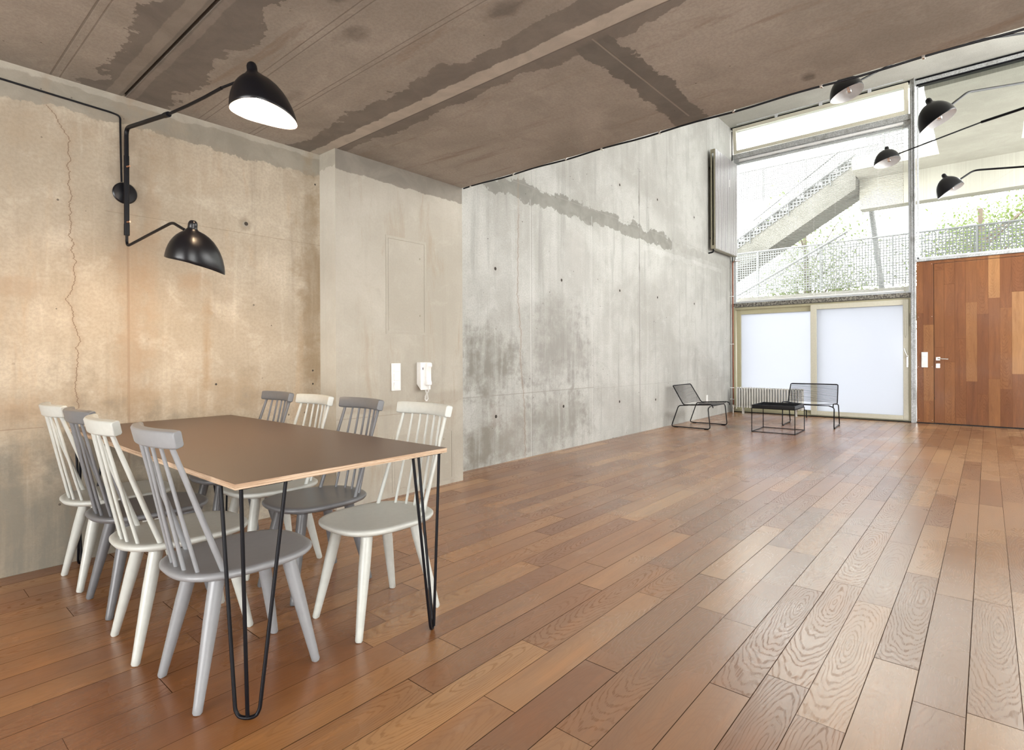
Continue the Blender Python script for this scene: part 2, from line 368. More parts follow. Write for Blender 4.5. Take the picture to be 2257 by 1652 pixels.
mat_soffit = concrete('canopy_concrete', (.42, .40, .35), (.36, .34, .295), (.47, .45, .40), 'XY', [
    ('line', 'u', 14.3, .012, (.3, .3, .26), .5, None), ('band', 'u', 15.6, 16.6, .4, .2, (.42, .40, .35), .6, None)], .15, .6)
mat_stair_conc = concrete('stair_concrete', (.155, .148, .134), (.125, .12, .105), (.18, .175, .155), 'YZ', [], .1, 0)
mat_plain_wall = concrete('rear_concrete', (.20, .19, .17), (.16, .15, .13), (.24, .23, .2), 'YZ', [], .3, .5)
mat_side_wall = concrete('side_concrete', (.20, .19, .17), (.16, .15, .13), (.24, .23, .2), 'XZ', [], .3, .5)

OAK = [(0, (.215, .078, .022)), (.35, (.262, .101, .028)), (.65, (.30, .124, .035)), (.9, (.35, .156, .048)), (1, (.43, .215, .076))]
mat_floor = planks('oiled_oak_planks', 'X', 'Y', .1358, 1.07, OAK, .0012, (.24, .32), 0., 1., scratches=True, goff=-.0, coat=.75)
DOORW = [(0, (.165, .058, .018)), (.4, (.205, .077, .024)), (.75, (.24, .097, .031)), (.94, (.285, .128, .045)), (1, (.36, .18, .07))]
mat_panel = planks('oak_wall_boards', 'Z', 'Y', .1355, 1.25, DOORW, .0007, (.36, .5), 13., .9, goff=-3.187)
def ply():
    n = NT('birch_plywood'); l = n.noise(n.vec(n.M('MULTIPLY', n.x, 3), n.M('MULTIPLY', n.y, 3), n.M('MULTIPLY', n.z, 420)), 1, 2)
    f = n.noise(n.vec(n.M('MULTIPLY', n.x, 30), n.M('MULTIPLY', n.y, 30), n.M('MULTIPLY', n.z, 300)), 1, 3)
    c = n.mix(n.mr(l, .40, .60), (.38, .25, .155), (.60, .46, .33)); c = n.mix(n.M('MULTIPLY', n.mr(f, .5, .7), .4), c, (.24, .13, .07))
    return n.fin(c, .55)
mat_ply = ply()
mat_top = plain('brown_linoleum', (.125, .075, .050), .36, 0, .5, .05, 180)
mat_black = plain('black_lacquer', (.004, .004, .006), .30, 0, .4)
mat_blacktube = plain('black_steel', (.003, .003, .005), .4, 0, .2)
mat_light = plain('light_grey_paint', (.50, .51, .475), .34, 0, .5, .03)
mat_midg = plain('mid_grey_paint', (.25, .255, .265), .33, 0, .5, .03)
mat_darkg = plain('dark_grey_paint', (.145, .147, .155), .33, 0, .5, .03)
mat_white = plain('white_plastic', (.78, .78, .76), .32, 0, .5, .02)
mat_whitein = plain('white_enamel', (.72, .72, .72), .5, 0, .3, .02)
mat_steel = plain('brushed_steel', (.62, .60, .56), .28, 1, .5, .05)
mat_copper = plain('copper_pipe', (.20, .065, .035), .45, .5)
mat_brass = plain('copper_fitting', (.55, .30, .20), .3, .9)
mat_frame = plain('cream_frame', (.43, .40, .26), .38, 0, .5, .03)
mat_framep = plain('pale_cream_frame', (.56, .54, .44), .38, 0, .5, .03)
mat_rad = plain('grey_radiator_paint', (.56, .55, .51), .35, 0, .5, .03)
mat_radside = plain('olive_radiator_side', (.28, .26, .19), .4)
mat_fin = plain('radiator_front', (.34, .33, .33), .35, 0, .5)
mat_blind = plain('white_blind', (.80, .80, .79), .45, 0, .4, .02)
mat_rail = plain('galvanised_rail', (.60, .62, .64), .4, .3, .5, .08)
mat_outrail = plain('outdoor_rail', (.13, .133, .137), .5)
mat_treads = plain('shaded_treads', (.05, .05, .048), .8)  # shadow inside the stair is put into this near-black colour
mat_bark = plain('bark', (.12, .09, .07), .9)
mat_ground = plain('pale_paving', (.40, .39, .375), .9, 0, .3, .1, 2)
def galv():
    n = NT('galvanised_steel'); d, vc = n.voro(n.co, 90); sp = n.t.nodes.new('ShaderNodeSeparateColor'); n.t.links.new(vc, sp.inputs[0])
    c = n.mix(sp.outputs[0], (.36, .37, .37), (.62, .64, .65)); c = n.mix(n.M('MULTIPLY', n.mr(n.noise(n.co, 6, 4), .5, .7), .5), c, (.22, .21, .19))
    return n.fin(c, .42, .45)
mat_galv = galv()
def rusty():
    n = NT('weathered_galvanised'); c = n.mix(n.mr(n.noise(n.co, 30, 5, .7), .4, .62), (.055, .05, .045), (.30, .285, .24))
    return n.fin(c, .6, .2)
mat_galvdark = rusty()
def leaf():
    n = NT('spring_leaves'); k = n.white(n.vec(n.M('FLOOR', n.M('MULTIPLY', n.x, 3)), n.M('FLOOR', n.M('MULTIPLY', n.y, 3)), n.M('FLOOR', n.M('MULTIPLY', n.z, 3))))
    c = n.mix(k, (.085, .125, .03), (.15, .18, .06)); m = n.fin(c, .6)
    t = n.t.nodes.new('ShaderNodeBsdfTranslucent'); n.inp(t.inputs[0], c)
    x = n.t.nodes.new('ShaderNodeMixShader'); x.inputs[0].default_value = .45
    n.t.links.new(n.b.outputs[0], x.inputs[1]); n.t.links.new(t.outputs[0], x.inputs[2]); n.t.links.new(x.outputs[0], n.out.inputs[0]); return m
mat_leaf = leaf()
def clear_glass():
    n = NT('clear_glass'); tr = n.t.nodes.new('ShaderNodeBsdfTransparent'); tr.inputs[0].default_value = (.95, .97, .96, 1)
    gl = n.t.nodes.new('ShaderNodeBsdfGlossy'); gl.inputs['Roughness'].default_value = .02
    fr = n.t.nodes.new('ShaderNodeFresnel'); fr.inputs[0].default_value = 1.45
    x = n.t.nodes.new('ShaderNodeMixShader'); n.t.links.new(n.M('MULTIPLY', fr.outputs[0], 1., clamp=True), x.inputs[0])
    n.t.links.new(tr.outputs[0], x.inputs[1]); n.t.links.new(gl.outputs[0], x.inputs[2]); n.t.links.new(x.outputs[0], n.out.inputs[0]); return n.mat
mat_glass = clear_glass()
def frosted():
    n = NT('frosted_glass'); tr = n.t.nodes.new('ShaderNodeBsdfTranslucent'); tr.inputs[0].default_value = (.50, .515, .55, 1)
    gl = n.t.nodes.new('ShaderNodeBsdfGlossy'); gl.inputs['Roughness'].default_value = .12
    x = n.t.nodes.new('ShaderNodeMixShader'); x.inputs[0].default_value = .05
    n.t.links.new(tr.outputs[0], x.inputs[1]); n.t.links.new(gl.outputs[0], x.inputs[2]); n.t.links.new(x.outputs[0], n.out.inputs[0]); return n.mat
mat_frost = frosted()
def perforated(name, pitch, hole, axes='YZ', col=(.115, .118, .12)):
    n = NT(name); u, v = {'YZ': (n.y, n.z), 'XZ': (n.x, n.z), 'XY': (n.x, n.y)}[axes]
    def cell(a): 
        q = n.M('DIVIDE', a, pitch); return n.M('ABSOLUTE', n.M('SUBTRACT', n.M('SUBTRACT', q, n.M('FLOOR', q)), .5))
    m = n.M('LESS_THAN', n.M('MAXIMUM', cell(u), cell(v)), hole / pitch / 2)
    n.fin(col, .45, .2)
    tr = n.t.nodes.new('ShaderNodeBsdfTransparent'); x = n.t.nodes.new('ShaderNodeMixShader')
    n.t.links.new(m, x.inputs[0]); n.t.links.new(n.b.outputs[0], x.inputs[1]); n.t.links.new(tr.outputs[0], x.inputs[2]); n.t.links.new(x.outputs[0], n.out.inputs[0]); return n.mat
mat_perf = perforated('perforated_sheet', .062, .040)
mat_perf_coarse = perforated('perforated_sheet_coarse', .085, .052, col=(.14, .143, .146))  # coarser holes, slightly paler grey
def emit(name, col, strength):
    n = NT(name); n.fin(col, .5); n.b.inputs['Emission Color'].default_value = (*col, 1); n.b.inputs['Emission Strength'].default_value = strength; return n.mat
mat_bulb_on = emit('lit_bulb', (1., .72, .45), 540)
def bulb_off():
    n = NT('clear_bulb_glass'); tr = n.t.nodes.new('ShaderNodeBsdfTransparent'); gl = n.t.nodes.new('ShaderNodeBsdfGlossy'); gl.inputs['Roughness'].default_value = .05
    x = n.t.nodes.new('ShaderNodeMixShader'); x.inputs[0].default_value = .25
    n.t.links.new(tr.outputs[0], x.inputs[1]); n.t.links.new(gl.outputs[0], x.inputs[2]); n.t.links.new(x.outputs[0], n.out.inputs[0]); return n.mat
mat_bulb = bulb_off()
mat_filament = plain('amber_filament', (.6, .28, .12), .5)

# ------------------------------------------------------------------ room shell
HC, XS, B, H2, XR, YR = 2.669, 3.550, 11.336, 5.70, -5.6, -7.0
PY, QY, XP = -.215, .059, 2.253
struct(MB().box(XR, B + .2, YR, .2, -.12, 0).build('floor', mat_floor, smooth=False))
# slab over the dining end, with the recessed joint
poly = [(XR, HC), (.983, HC), (.983, HC + .03), (1.001, HC + .03), (1.001, HC), (XS, HC), (XS, HC + .30), (XR, HC + .30)]
struct(MB().prism(poly, 'Y', YR, .2).build('ceiling', mat_ceiling, smooth=False))
struct(MB().box(XR, B + .35, YR, .4, H2, H2 + .2).build('ceiling_high', mat_upper_ceiling, smooth=False))
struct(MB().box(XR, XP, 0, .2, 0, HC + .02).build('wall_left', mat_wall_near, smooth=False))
m = MB(); m.box(XP, XS, PY, .2, 0, HC)
o = m.build('wall_left_pilaster', [mat_wall_mid, mat_pilaster_side], smooth=False)
for p in o.data.polygons:
    if abs(p.normal.x) > .9: p.material_index = 1
struct(o)
struct(MB().box(XR, B + .35, QY, .4, 0, H2).build('wall_left_far', mat_wall_far, smooth=False))
m = MB(); m.box(XR - .2, XR, YR, .2, 0, .25).box(XR - .2, XR, YR, .2, 2.45, H2).box(XR - .2, XR, YR, -6.5, .25, 2.45).box(XR - .2, XR, -1.3, .2, .25, 2.45)
struct(m.build('wall_rear', mat_plain_wall, smooth=False))
m = MB(); m.box(XR, B + .35, YR - .2, YR, 5.3, H2).box(XR, 5.4, YR - .2, YR, 2.5, 5.3).box(10.6, B + .35, YR - .2, YR, 0, 5.3)
m.box(5.4, 10.6, YR - .2, YR, 0, 2.0).box(XR, -1.2, YR - .2, YR, 0, 2.5).box(2.4, 5.4, YR - .2, YR, 0, 2.5).box(-1.2, 2.4, YR - .2, YR, 0, .5)
struct(m.build('wall_right', mat_side_wall, smooth=False))
struct(MB().box(XR + .2, XR + .3, YR, .0, HC + .3, H2).build('wall_gallery', mat_plain_wall, smooth=False))

# back wall: wood boards with a flush door
XB = B
m = MB(); m.box(XB, XB + .12, -2.962, -3.187, .015, 2.657).box(XB, XB + .12, -3.187, -4.50, 2.611, 2.657).box(XB, XB + .12, -4.50, YR, .015, 2.657)
MB().box(B + .02, B + .3, -2.955, YR, -.01, .02).build('shadow_gap_strip', mat_blacktube, smooth=False)['kind'] = 'structure'  # black backing strip, colours in the shadow gap below the boards
wb = struct(m.build('wall_back', mat_panel, smooth=False, bevel=.002))
for zz in (2.61, 1.75, .93, .055):
    for yy in (-2.985, -3.165):
        MB().lathe([(.004, 0), (.004, .003), (.002, .004)], (0, 0, 0), 8).build('screw', mat_steel, wb).matrix_local = Matrix.Translation((XB, yy, zz)) @ Matrix.Rotation(-PI/2, 4, 'Y')
d1 = struct(MB().box(XB, XB + .08, -3.193, -4.494, .018, 2.605).build('door_1', mat_panel, smooth=False, bevel=.002))
hd = MB(); hd.box(XB - .010, XB, -3.215, -3.27, 1.035, 1.088); hd.tube(fillet([(XB - .01, -3.243, 1.062), (XB - .055, -3.243, 1.062), (XB - .055, -3.375, 1.055)], .015), .0095, 10)
tag(hd.build('door_handle', mat_steel, d1, bevel=.003), 'brushed steel lever handle', None)
kh = MB(); kh.box(XB - .008, XB, -3.215, -3.268, .912, .982); kh.box(XB - .011, XB - .008, -3.236, -3.246, .935, .962)
kh.build('keyhole_plate', mat_steel, d1, bevel=.003)

# galvanised steel members (trim)
def trim(name, mat, *boxes):
    m = MB()
    for b in boxes: m.box(*b)
    return struct(m.build(name, mat, smooth=False, bevel=.002))
trim('trim_1', mat_galv, (B - .01, B + .03, -2.885, -2.955, 0, H2), (B - .05, B - .01, -2.905, -2.915, .34, 5.55), (B - .05, B - .01, -2.940, -2.950, 0, H2))
trim('trim_2', mat_galvdark, (B + .00, B + .16, .02, -2.885, 2.092, 2.165))
trim('trim_3', mat_galv, (B + .0, B + .16, .02, -2.885, 5.055, 5.145), (B + .04, B + .12, .02, -2.885, 4.985, 5.055))
trim('trim_4', mat_galv, (B - .02, B + .16, -2.955, YR, 2.662, 2.705))
trim('trim_5', mat_galv, (B - .0, B + .12, -2.955, YR, 5.60, 5.66), (B + .02, B + .03, .0, -2.9, 5.64, 5.69))
trim('trim_6', mat_blacktube, (B + .01, B + .11, -2.97, YR, 5.665, 5.69), (B + .01, B + .11, -2.97, YR, 5.572, 5.598), (B + .0, B + .1, .05, -2.96, 5.665, 5.69))

# window_1: the tall fixed pane beside the concrete wall
w1 = struct(MB().box(B + .08, B + .14, .035, -.01, 2.165, 4.985).box(B + .08, B + .14, -2.85, -2.885, 2.165, 4.985).box(B + .08, B + .14, -.01, -2.85, 2.165, 2.20).box(B + .08, B + .14, -.01, -2.85, 4.955, 4.985).build('window_1', mat_rail, smooth=False))
MB().box(B + .108, B + .114, -.01, -2.85, 2.20, 4.955).build('window_pane', mat_glass, w1, smooth=False)
# window_2: bottom-hung vent window leaning into the room
w2 = bpy.data.objects.new('window_2', None); COL.objects.link(w2); struct(w2); w2.location = (B + .02, 0, 5.155); w2.rotation_euler = (0, math.radians(-7), 0)
def frame(x0, x1, ya, yb, za, zb, t):
    m = MB(); ya, yb = max(ya, yb), min(ya, yb)
    m.box(x0, x1, ya, ya - t, za, zb).box(x0, x1, yb + t, yb, za, zb).box(x0, x1, ya - t, yb + t, za, za + t).box(x0, x1, ya - t, yb + t, zb - t, zb); return m
frame(-.03, .03, -.005, -2.865, 0, .50, .062).build('window_frame', mat_framep, w2, smooth=False, bevel=.004)
MB().box(-.003, .003, -.067, -2.803, .062, .438).build('window_pane', mat_glass, w2, smooth=False)
m = MB(); m.tube([(-.05, -.1, .55), (-.05, -2.8, .55)], .012, 8)
for yy in (-.8, -1.55, -2.3): m.box(-.055, -.02, yy, yy - .05, .49, .57)
m.build('opener_rod', mat_rail, w2)
# window_3: high glazing above the boards
w3 = struct(MB().box(B + .03, B + .09, -2.97, -2.995, 2.705, 5.60).box(B + .03, B + .09, -4.98, -5.02, 2.705, 5.6).box(B + .03, B + .09, -2.97, YR, 2.705, 2.735).build('window_3', mat_rail, smooth=False))
MB().box(B + .057, B + .063, -2.995, YR, 2.735, 5.572).build('window_pane', mat_glass, w3, smooth=False)
# door_2: sliding door with frosted panes
d2 = struct(frame(B + .04, B + .14, .035, -2.885, .012, 2.085, .045).build('door_2', mat_frame, smooth=False, bevel=.003))
def leafp(x0, x1, ya, yb, za, zb, t, tb, tt, mat):
    m = MB(); m.box(x0, x1, ya, ya - t[0], za, zb).box(x0, x1, yb + t[1], yb, za, zb).box(x0, x1, ya - t[0], yb + t[1], za, za + tb).box(x0, x1, ya - t[0], yb + t[1], zb - tt, zb)
    o = m.build('sash', mat, d2, smooth=False, bevel=.004)
    MB().box((x0 + x1) / 2 - .003, (x0 + x1) / 2 + .003, ya - t[0], yb + t[1], za + tb, zb - tt).build('frosted_pane', mat_frost, o, smooth=False)
    return o
leafp(B + .085, B + .125, -.02, -1.46, .05, 2.04, (.082, .09), .055, .095, mat_frame)
s2 = leafp(B + .02, B + .07, -1.372, -2.85, .03, 2.055, (.10, .075), .075, .09, mat_framep)
m = MB(); m.box(B + .008, B + .02, -2.822, -2.848, .92, 1.12); m.tube(fillet([(B + .01, -2.835, 1.10), (B - .03, -2.835, 1.10), (B - .035, -2.79, 1.24)], .012), .009, 8)
tag(m.build('door_handle', mat_steel, s2, bevel=.002), 'slim steel pull handle', None)
MB().box(B + .0, B + .02, -2.868, -2.872, 1.6, 1.82).build('latch_strip', mat_blacktube, s2)
MB().box(B - .01, B + .16, .03, -2.885, 0, .012).build('sill_track', mat_blacktube, d2, smooth=False)

# ------------------------------------------------------------------ dining table
T0, T1, TY0, TY1, TZ = .722, 1.583, -2.137, -.028, .749
tb = thing('dining_table', 'long dining table with dark brown top, plywood edge and black hairpin legs', 'table', ((T0+T1)/2, (TY0+TY1)/2, 0))
hx, hy = (T1-T0)/2, (TY1-TY0)/2
m = MB(); m.box(-hx, hx, -hy, hy, TZ - .019, TZ - .0012); m.mi = 1; m.box(-hx + .0006, hx - .0006, -hy + .0006, hy - .0006, TZ - .0012, TZ)
m.build('tabletop', [mat_ply, mat_top], tb, smooth=False)
for sx in (-1, 1):
    for sy in (-1, 1):
        cx, cy = sx * (hx - .022), sy * (hy - .016)
        ax = lambda d: (cx - sx * d)
        ay = lambda d: (cy - sy * d)
        zt = TZ - .022
        foot = [Vector((ax(.058), ay(.002), .028)), Vector((ax(.050), ay(.006), .010)), Vector((ax(.036), ay(.012), .0065)), Vector((ax(.022), ay(.026), .0065)), Vector((ax(.010), ay(.040), .010)), Vector((ax(.004), ay(.052), .028))]
        m = MB(); m.tube(fillet([(ax(.145), ay(0), zt)] + foot + [(ax(0), ay(.145), zt)], .012, 3), .006, 10)
        m.tube([(ax(.004), ay(.004), zt), (ax(.026), ay(.016), .012)], .006, 10)
        lg = m.build('hairpin_leg', mat_blacktube, tb)
        x0, x1 = sorted((cx + sx * .004, cx - sx * .165)); y0, y1 = sorted((cy + sy * .006, cy - sy * .02)); y2, y3 = sorted((cy + sy * .006, cy - sy * .165)); x2, x3 = sorted((cx + sx * .004, cx - sx * .022))
        MB().box(x0, x1, y0, y1, zt - .001, zt + .003).box(x2, x3, y2, y3, zt - .0012, zt + .0028).build('mounting_plate', mat_blacktube, lg, smooth=False)

# ------------------------------------------------------------------ spindle chairs (facing +x at rotation 0)
def make_chair(mat, label):
    t = thing('dining_chair', label, 'chair', group='spindle-back dining chairs around the table')
    N = 56
    def outline(sx, z, dish=0):
        r = []
        for k in range(N):
            a = 2 * PI * k / N; c, s = math.cos(a), math.sin(a); e = 2 / 2.6
            x = -.004 + (.241 - sx) * math.copysign(abs(c) ** e, c); y = (.208 - sx) * math.copysign(abs(s) ** e, s)
            y *= 1 + .02 * c
            r.append(Vector((x, y, z)))
        return r
    rs = [outline(.2, .4265), outline(.12, .427), outline(.05, .4305), outline(.02, .4325), outline(.006, .4315), outline(0, .4265), outline(.0, .419), outline(.006, .411), outline(.022, .4035), outline(.05, .400)]
    MB().rings(rs).build('seat', mat, t, angle=60)
    # curved crest rail
    prof = [(-.017, -.024), (-.011, -.0285), (.011, -.0285), (.017, -.022), (.017, .022), (.012, .0285), (-.012, .0285), (-.017, .022)]
    rr = []
    K = 16; tilt = math.radians(-13)
    for i in range(K + 1):
        y = -.186 + .372 * i / K; q = y / .186
        xc = -.302 + .040 * q * q; ny = Vector((1, -2 * .040 * q / .186, 0)).normalized()
        sc_ = 1 if 0 < i < K else .93
        ring = []
        for a, b in prof:
            a, b = a * sc_, b * sc_
            ring.append(Vector((xc, y, .879)) + ny * (a * math.cos(tilt) - b * math.sin(tilt) * -1) + Vector((0, 0, a * math.sin(tilt) * -1 + b * math.cos(tilt))))
        rr.append(ring)
    MB().rings(rr).build('crest_rail', mat, t, bevel=.003, angle=50)
    bases = [(-.120, .162), (-.181, .108), (-.203, .054), (-.209, 0), (-.203, -.054), (-.181, -.108), (-.120, -.162)]
    tops = [.152, .101, .051, 0, -.051, -.101, -.152]
    for i, ((bx, by), ty) in enumerate(zip(bases, tops)):
        tx = -.298 + .040 * (ty / .186) ** 2
        outer = i in (0, 6)
        r0, r1 = (.0095, .0080) if outer else (.0065, .0056)
        MB().tube([(bx, by, .424), ((bx*2+tx)/3, (by*2+ty)/3, (.424*2+.853)/3), (tx, ty, .856)], [r0, (r0*1.02), r1], 10).build('spindle', mat, t)
    for sx in (-1, 1):
        for sy in (-1, 1):
            p0 = Vector((sx * (.125 if sx > 0 else .120), sy * .105, .402)); p1 = Vector((sx * .205, sy * .162, 0.0))
            p1.x -= 0; d = p1 - p0
            pts = [p0, p0 + d * .35, p0 + d * .93, p0 + d * .985, p1]
            m = MB(); m.tube(pts, [.0245, .0235, .0155, .0150, .0115], 18)
            for v in range(len(m.v)): 
                if m.v[v][2] < 0.001: m.v[v] = (m.v[v][0], m.v[v][1], 0.0)
            m.lathe([(.030, .393), (.033, .396), (.033, .402)], (p0.x + d.x * .01, p0.y + d.y * .01, 0), 20)
            m.build('leg', mat, t)
    return t
def chairs():
    left = 'on the left long side of the table'
    proto = {}
    def put(mat, key, x, y, rz, label):
        if key in proto: return dup(proto[key], (x, y, 0), rz, label)
        o = make_chair(mat, label); o.location = (x, y, 0); o.rotation_euler = (0, 0, rz); proto[key] = o; return o
    put(mat_midg, 'm', .884, -1.792, 0, 'mid-grey spindle-back chair nearest the camera, front of the left row')
    put(mat_light, 'l', .852, -1.325, -.045, 'off-white spindle-back chair in the left row, directly behind the mid-grey one')
    put(mat_darkg, 'd', .884, -.812, 0, 'dark grey spindle-back chair in the left row between the two off-white ones')
    put(mat_light, 'l', .872, -.366, 0, 'off-white spindle-back chair at the wall end of the left row')
    put(mat_light, 'l', 1.472, -1.802, PI, 'off-white spindle-back chair nearest the camera, front of the right row')
    put(mat_darkg, 'd', 1.467, -1.292, PI, 'dark grey spindle-back chair second in the right row, its seat behind the front off-white chair')
    put(mat_light, 'l', 1.455, -.838, PI, 'off-white spindle-back chair third in the right row, its back overlapping the pale pilaster')
    put(mat_darkg, 'd', 1.462, -.372, PI, 'dark grey spindle-back chair at the wall end of the right row')
chairs()

# ------------------------------------------------------------------ lamp shades
def shade_rings(inner=False):
    N = 48; o = -.0016 if inner else 0
    def ring(scale, z, r_abs=None):
        r = []
        for k in range(N):
            a = 2 * PI * k / N; c, s = math.cos(a), math.sin(a)
            if r_abs is not None: R = r_abs + o; x, y = R * c, R * s
            else:
                ext = .178 if c > 0 else .115
                x = (ext + o) * c * scale; y = (.120 + o) * s * scale * (1 - .10 * max(c, 0))
                x += 0
            dz = 0
            if scale is not None:
                dz = -(.028 * c) * scale ** 3 - .010 * math.cos(2 * a) * scale ** 4
            r.append(Vector((x, y, z + dz + (o if inner else 0))))
        return r
    rs = []
    if not inner:
        for r, z in [(.004, .049), (.012, .047), (.0185, .041), (.0225, .030), (.023, .015), (.0235, .006), (.030, -.002)]: rs.append(ring(None, z, r))
    else: rs.append(ring(None, -.004, .004)); rs.append(ring(None, -.006, .028))
    for tdeg in (20, 28, 37, 46, 55, 64, 73, 81, 86):
        t = math.radians(tdeg); rs.append(ring(math.sin(t), -.190 * (1 - math.cos(t)) ** .95))
    return rs
def make_shade(parent, mw, bulb_mat, on):
    a = shade_rings(); b = shade_rings(True)
    m = MB(); m.rings(a, cap1=False); m.mi = 1; m.rings(b, cap1=False)
    n = len(a[-1]); na = sum(len(r) for r in a); nb = na + sum(len(r) for r in b)
    m.mi = 0
    for k in range(n):
        j = (k + 1) % n; m.f.append([na - n + k, na - n + j, nb - n + j, nb - n + k]); m.m.append(0)
    o = m.build('lamp_shade', [mat_black, mat_whitein], parent, angle=60); o.matrix_local = mw
    bb = MB().lathe([(.002, -.168), (.014, -.164), (.024, -.152), (.027, -.138), (.023, -.123), (.014, -.108), (.0125, -.060)], (0, 0, 0), 18)
    q = bb.build('bulb', bulb_mat, o)
    sk = MB().lathe([(.016, -.060), (.016, -.020), (.010, -.006)], (0, 0, 0), 14).build('lamp_socket', mat_black, o)
    if not on:
        f = MB().tube([(.006, 0, -.10), (.008, 0, -.152), (-.008, 0, -.152), (-.006, 0, -.10)], .0028, 6).build('filament', mat_filament, o)
    return o
def orient(loc, front, nip):
    z = Vector(nip).normalized(); x = Vector(front); x = (x - z * x.dot(z)).normalized(); y = z.cross(x)
    return Matrix(((x.x, y.x, z.x, loc[0]), (x.y, y.y, z.y, loc[1]), (x.z, y.z, z.z, loc[2]), (0, 0, 0, 1)))

# wall lamp
wl = thing('wall_lamp', 'black two-armed wall lamp over the table with one shade high and one low', 'lamp', (.995, 0, 2.10))
O = Vector((.995, 0, 2.10))
def L(*p): return Vector(p) - O
m = MB(); m.lathe([(.062, 0), (.062, .006), (.056, .012), (.02, .014), (.009, .016), (.009, .062)], (0, 0, 0), 36)
pl = m.build('wall_plate', mat_black, wl); pl.matrix_local = Matrix.Rotation(PI/2, 4, 'X')
MB().tube([L(.985, -.075, 1.86), L(.985, -.075, 2.30)], .0135, 16).build('pole', mat_blacktube, wl)
m = MB(); m.tube(fillet([L(.985, -.075, 2.28), L(.985, -.075, 2.462), L(1.022, -.63, 2.392)], .045, 8), .0115, 14); m.tube([L(1.020, -.60, 2.396), L(1.023, -.645, 2.39)], .014, 14)
m.tube([L(1.022, -.63, 2.392), L(1.040, -.85, 2.378), L(1.058, -1.02, 2.375), L(1.075, -1.17, 2.378)], .0075, 12)
m.tube([L(1.075, -1.17, 2.378), L(1.10, -1.25, 2.385)], .006, 8)
up_arm = m.build('upper_arm', mat_blacktube, wl)
m = MB(); m.tube(fillet([L(.985, -.075, 1.90), L(.985, -.075, 1.776), L(1.052, -.60, 1.843), L(1.062, -.74, 1.785)], .035, 7), .0075, 12); m.tube([L(.985, -.075, 1.84), L(.985, -.075, 1.905)], .0145, 14)
lo_arm = m.build('lower_arm', mat_blacktube, wl)
for zz in (1.915, 2.235):
    MB().tube([L(.985, -.088, zz), L(.992, -.112, zz)], [.006, .005], 10).build('thumbscrew', mat_brass, wl)
sh_up = make_shade(wl, orient(L(1.150, -1.32, 2.425), (1, -.10, .10), (-.10, .04, 1)), mat_bulb_on, True)
sh_lo = make_shade(wl, orient(L(1.050, -.88, 1.762), (1, -.12, -.02), (-.0, -.27, 1)) @ Matrix.Scale(.94, 4), mat_bulb_on, True)
m = MB(); m.tube(fillet([(-1.5, -.008, 2.69), (.30, -.008, 2.575), (.93, -.008, 2.553), (.972, -.010, 2.545), (.972, -.010, 2.50), (.974, -.012, 2.30), (.976, -.014, 2.16)], .03, 4), .0052, 8)
tag(m.build('power_cable', mat_blacktube), 'black cable running along the stained wall to the wall lamp', 'cable')
bpy.data.objects['power_cable'].data.update()

# cable along the slab edge
ec = thing('edge_cable', 'black cable clipped along the edge of the low ceiling slab', 'cable', (XS, -3, HC))
m = MB(); pts = []
for i in range(60):
    y = -.225 - i * .115; pts.append((.012, y + 3, -.004 + .004 * math.sin(i * 1.1)))
m.tube(pts, .0065, 8); m.build('cable', mat_blacktube, ec)
for y in (-.32, -.83, -1.37, -1.69, -2.15, -2.65, -3.14, -3.61, -4.1, -4.6):
    MB().box(-.004, .022, y + 3 - .007, y + 3 + .007, -.013, .012).build('cable_clip', mat_steel, ec, bevel=.002)

# ------------------------------------------------------------------ things on the pilaster
def wallbox(name, label, cat, x, z): return thing(name, label, cat, (x, PY, z))
sw = wallbox('light_switch', 'white triple light switch plate on the smooth concrete, left of the intercom', 'switch', 2.793, .967)
MB().box(-.045, .045, -.012, 0, -.111, .111).build('switch_plate', mat_white, sw, bevel=.003)
for k in (-1, 0, 1): MB().box(-.0285, .0285, -.020, -.012, k * .071 - .0285, k * .071 + .0285).build('rocker', mat_white, sw, bevel=.002)
ic = wallbox('intercom', 'white intercom handset with coiled cord on the smooth concrete', 'intercom', 3.066, .965)
m = MB(); m.prism([(0, .118), (-.055, .118), (-.052, -.115), (0, -.065)], 'X', -.055, .055); m.build('wall_unit', mat_white, ic, bevel=.004)
m = MB(); m.prism([(-.050, .115), (-.078, .115), (-.084, .085), (-.072, .07), (-.072, -.035), (-.080, -.050), (-.078, -.075), (-.050, -.075)], 'X', -.004, .046); m.build('handset', mat_white, ic, bevel=.005)
MB().box(-.035, -.028, -.0555, -.054, .055, .075).build('button', mat_blacktube, ic)
m = MB(); pts = []; path = [Vector((.02, -.066, -.075)), Vector((.022, -.062, -.125)), Vector((.004, -.045, -.165)), Vector((.004, -.04, -.195)), Vector((.020, -.035, -.21)), Vector((.036, -.035, -.19)), Vector((.034, -.03, -.155)), Vector((.024, -.02, -.12)), Vector((.022, -.02, -.105))]
NP = 420
for i in range(NP):
    s_ = i / (NP - 1) * (len(path) - 1); k = min(int(s_), len(path) - 2); p = path[k].lerp(path[k+1], s_ - k); a = i * .72
    pts.append(p + Vector((math.cos(a) * .0062, math.sin(a) * .0062, 0)))
m.tube(pts, .0016, 5); m.build('coiled_cord', mat_white, ic)
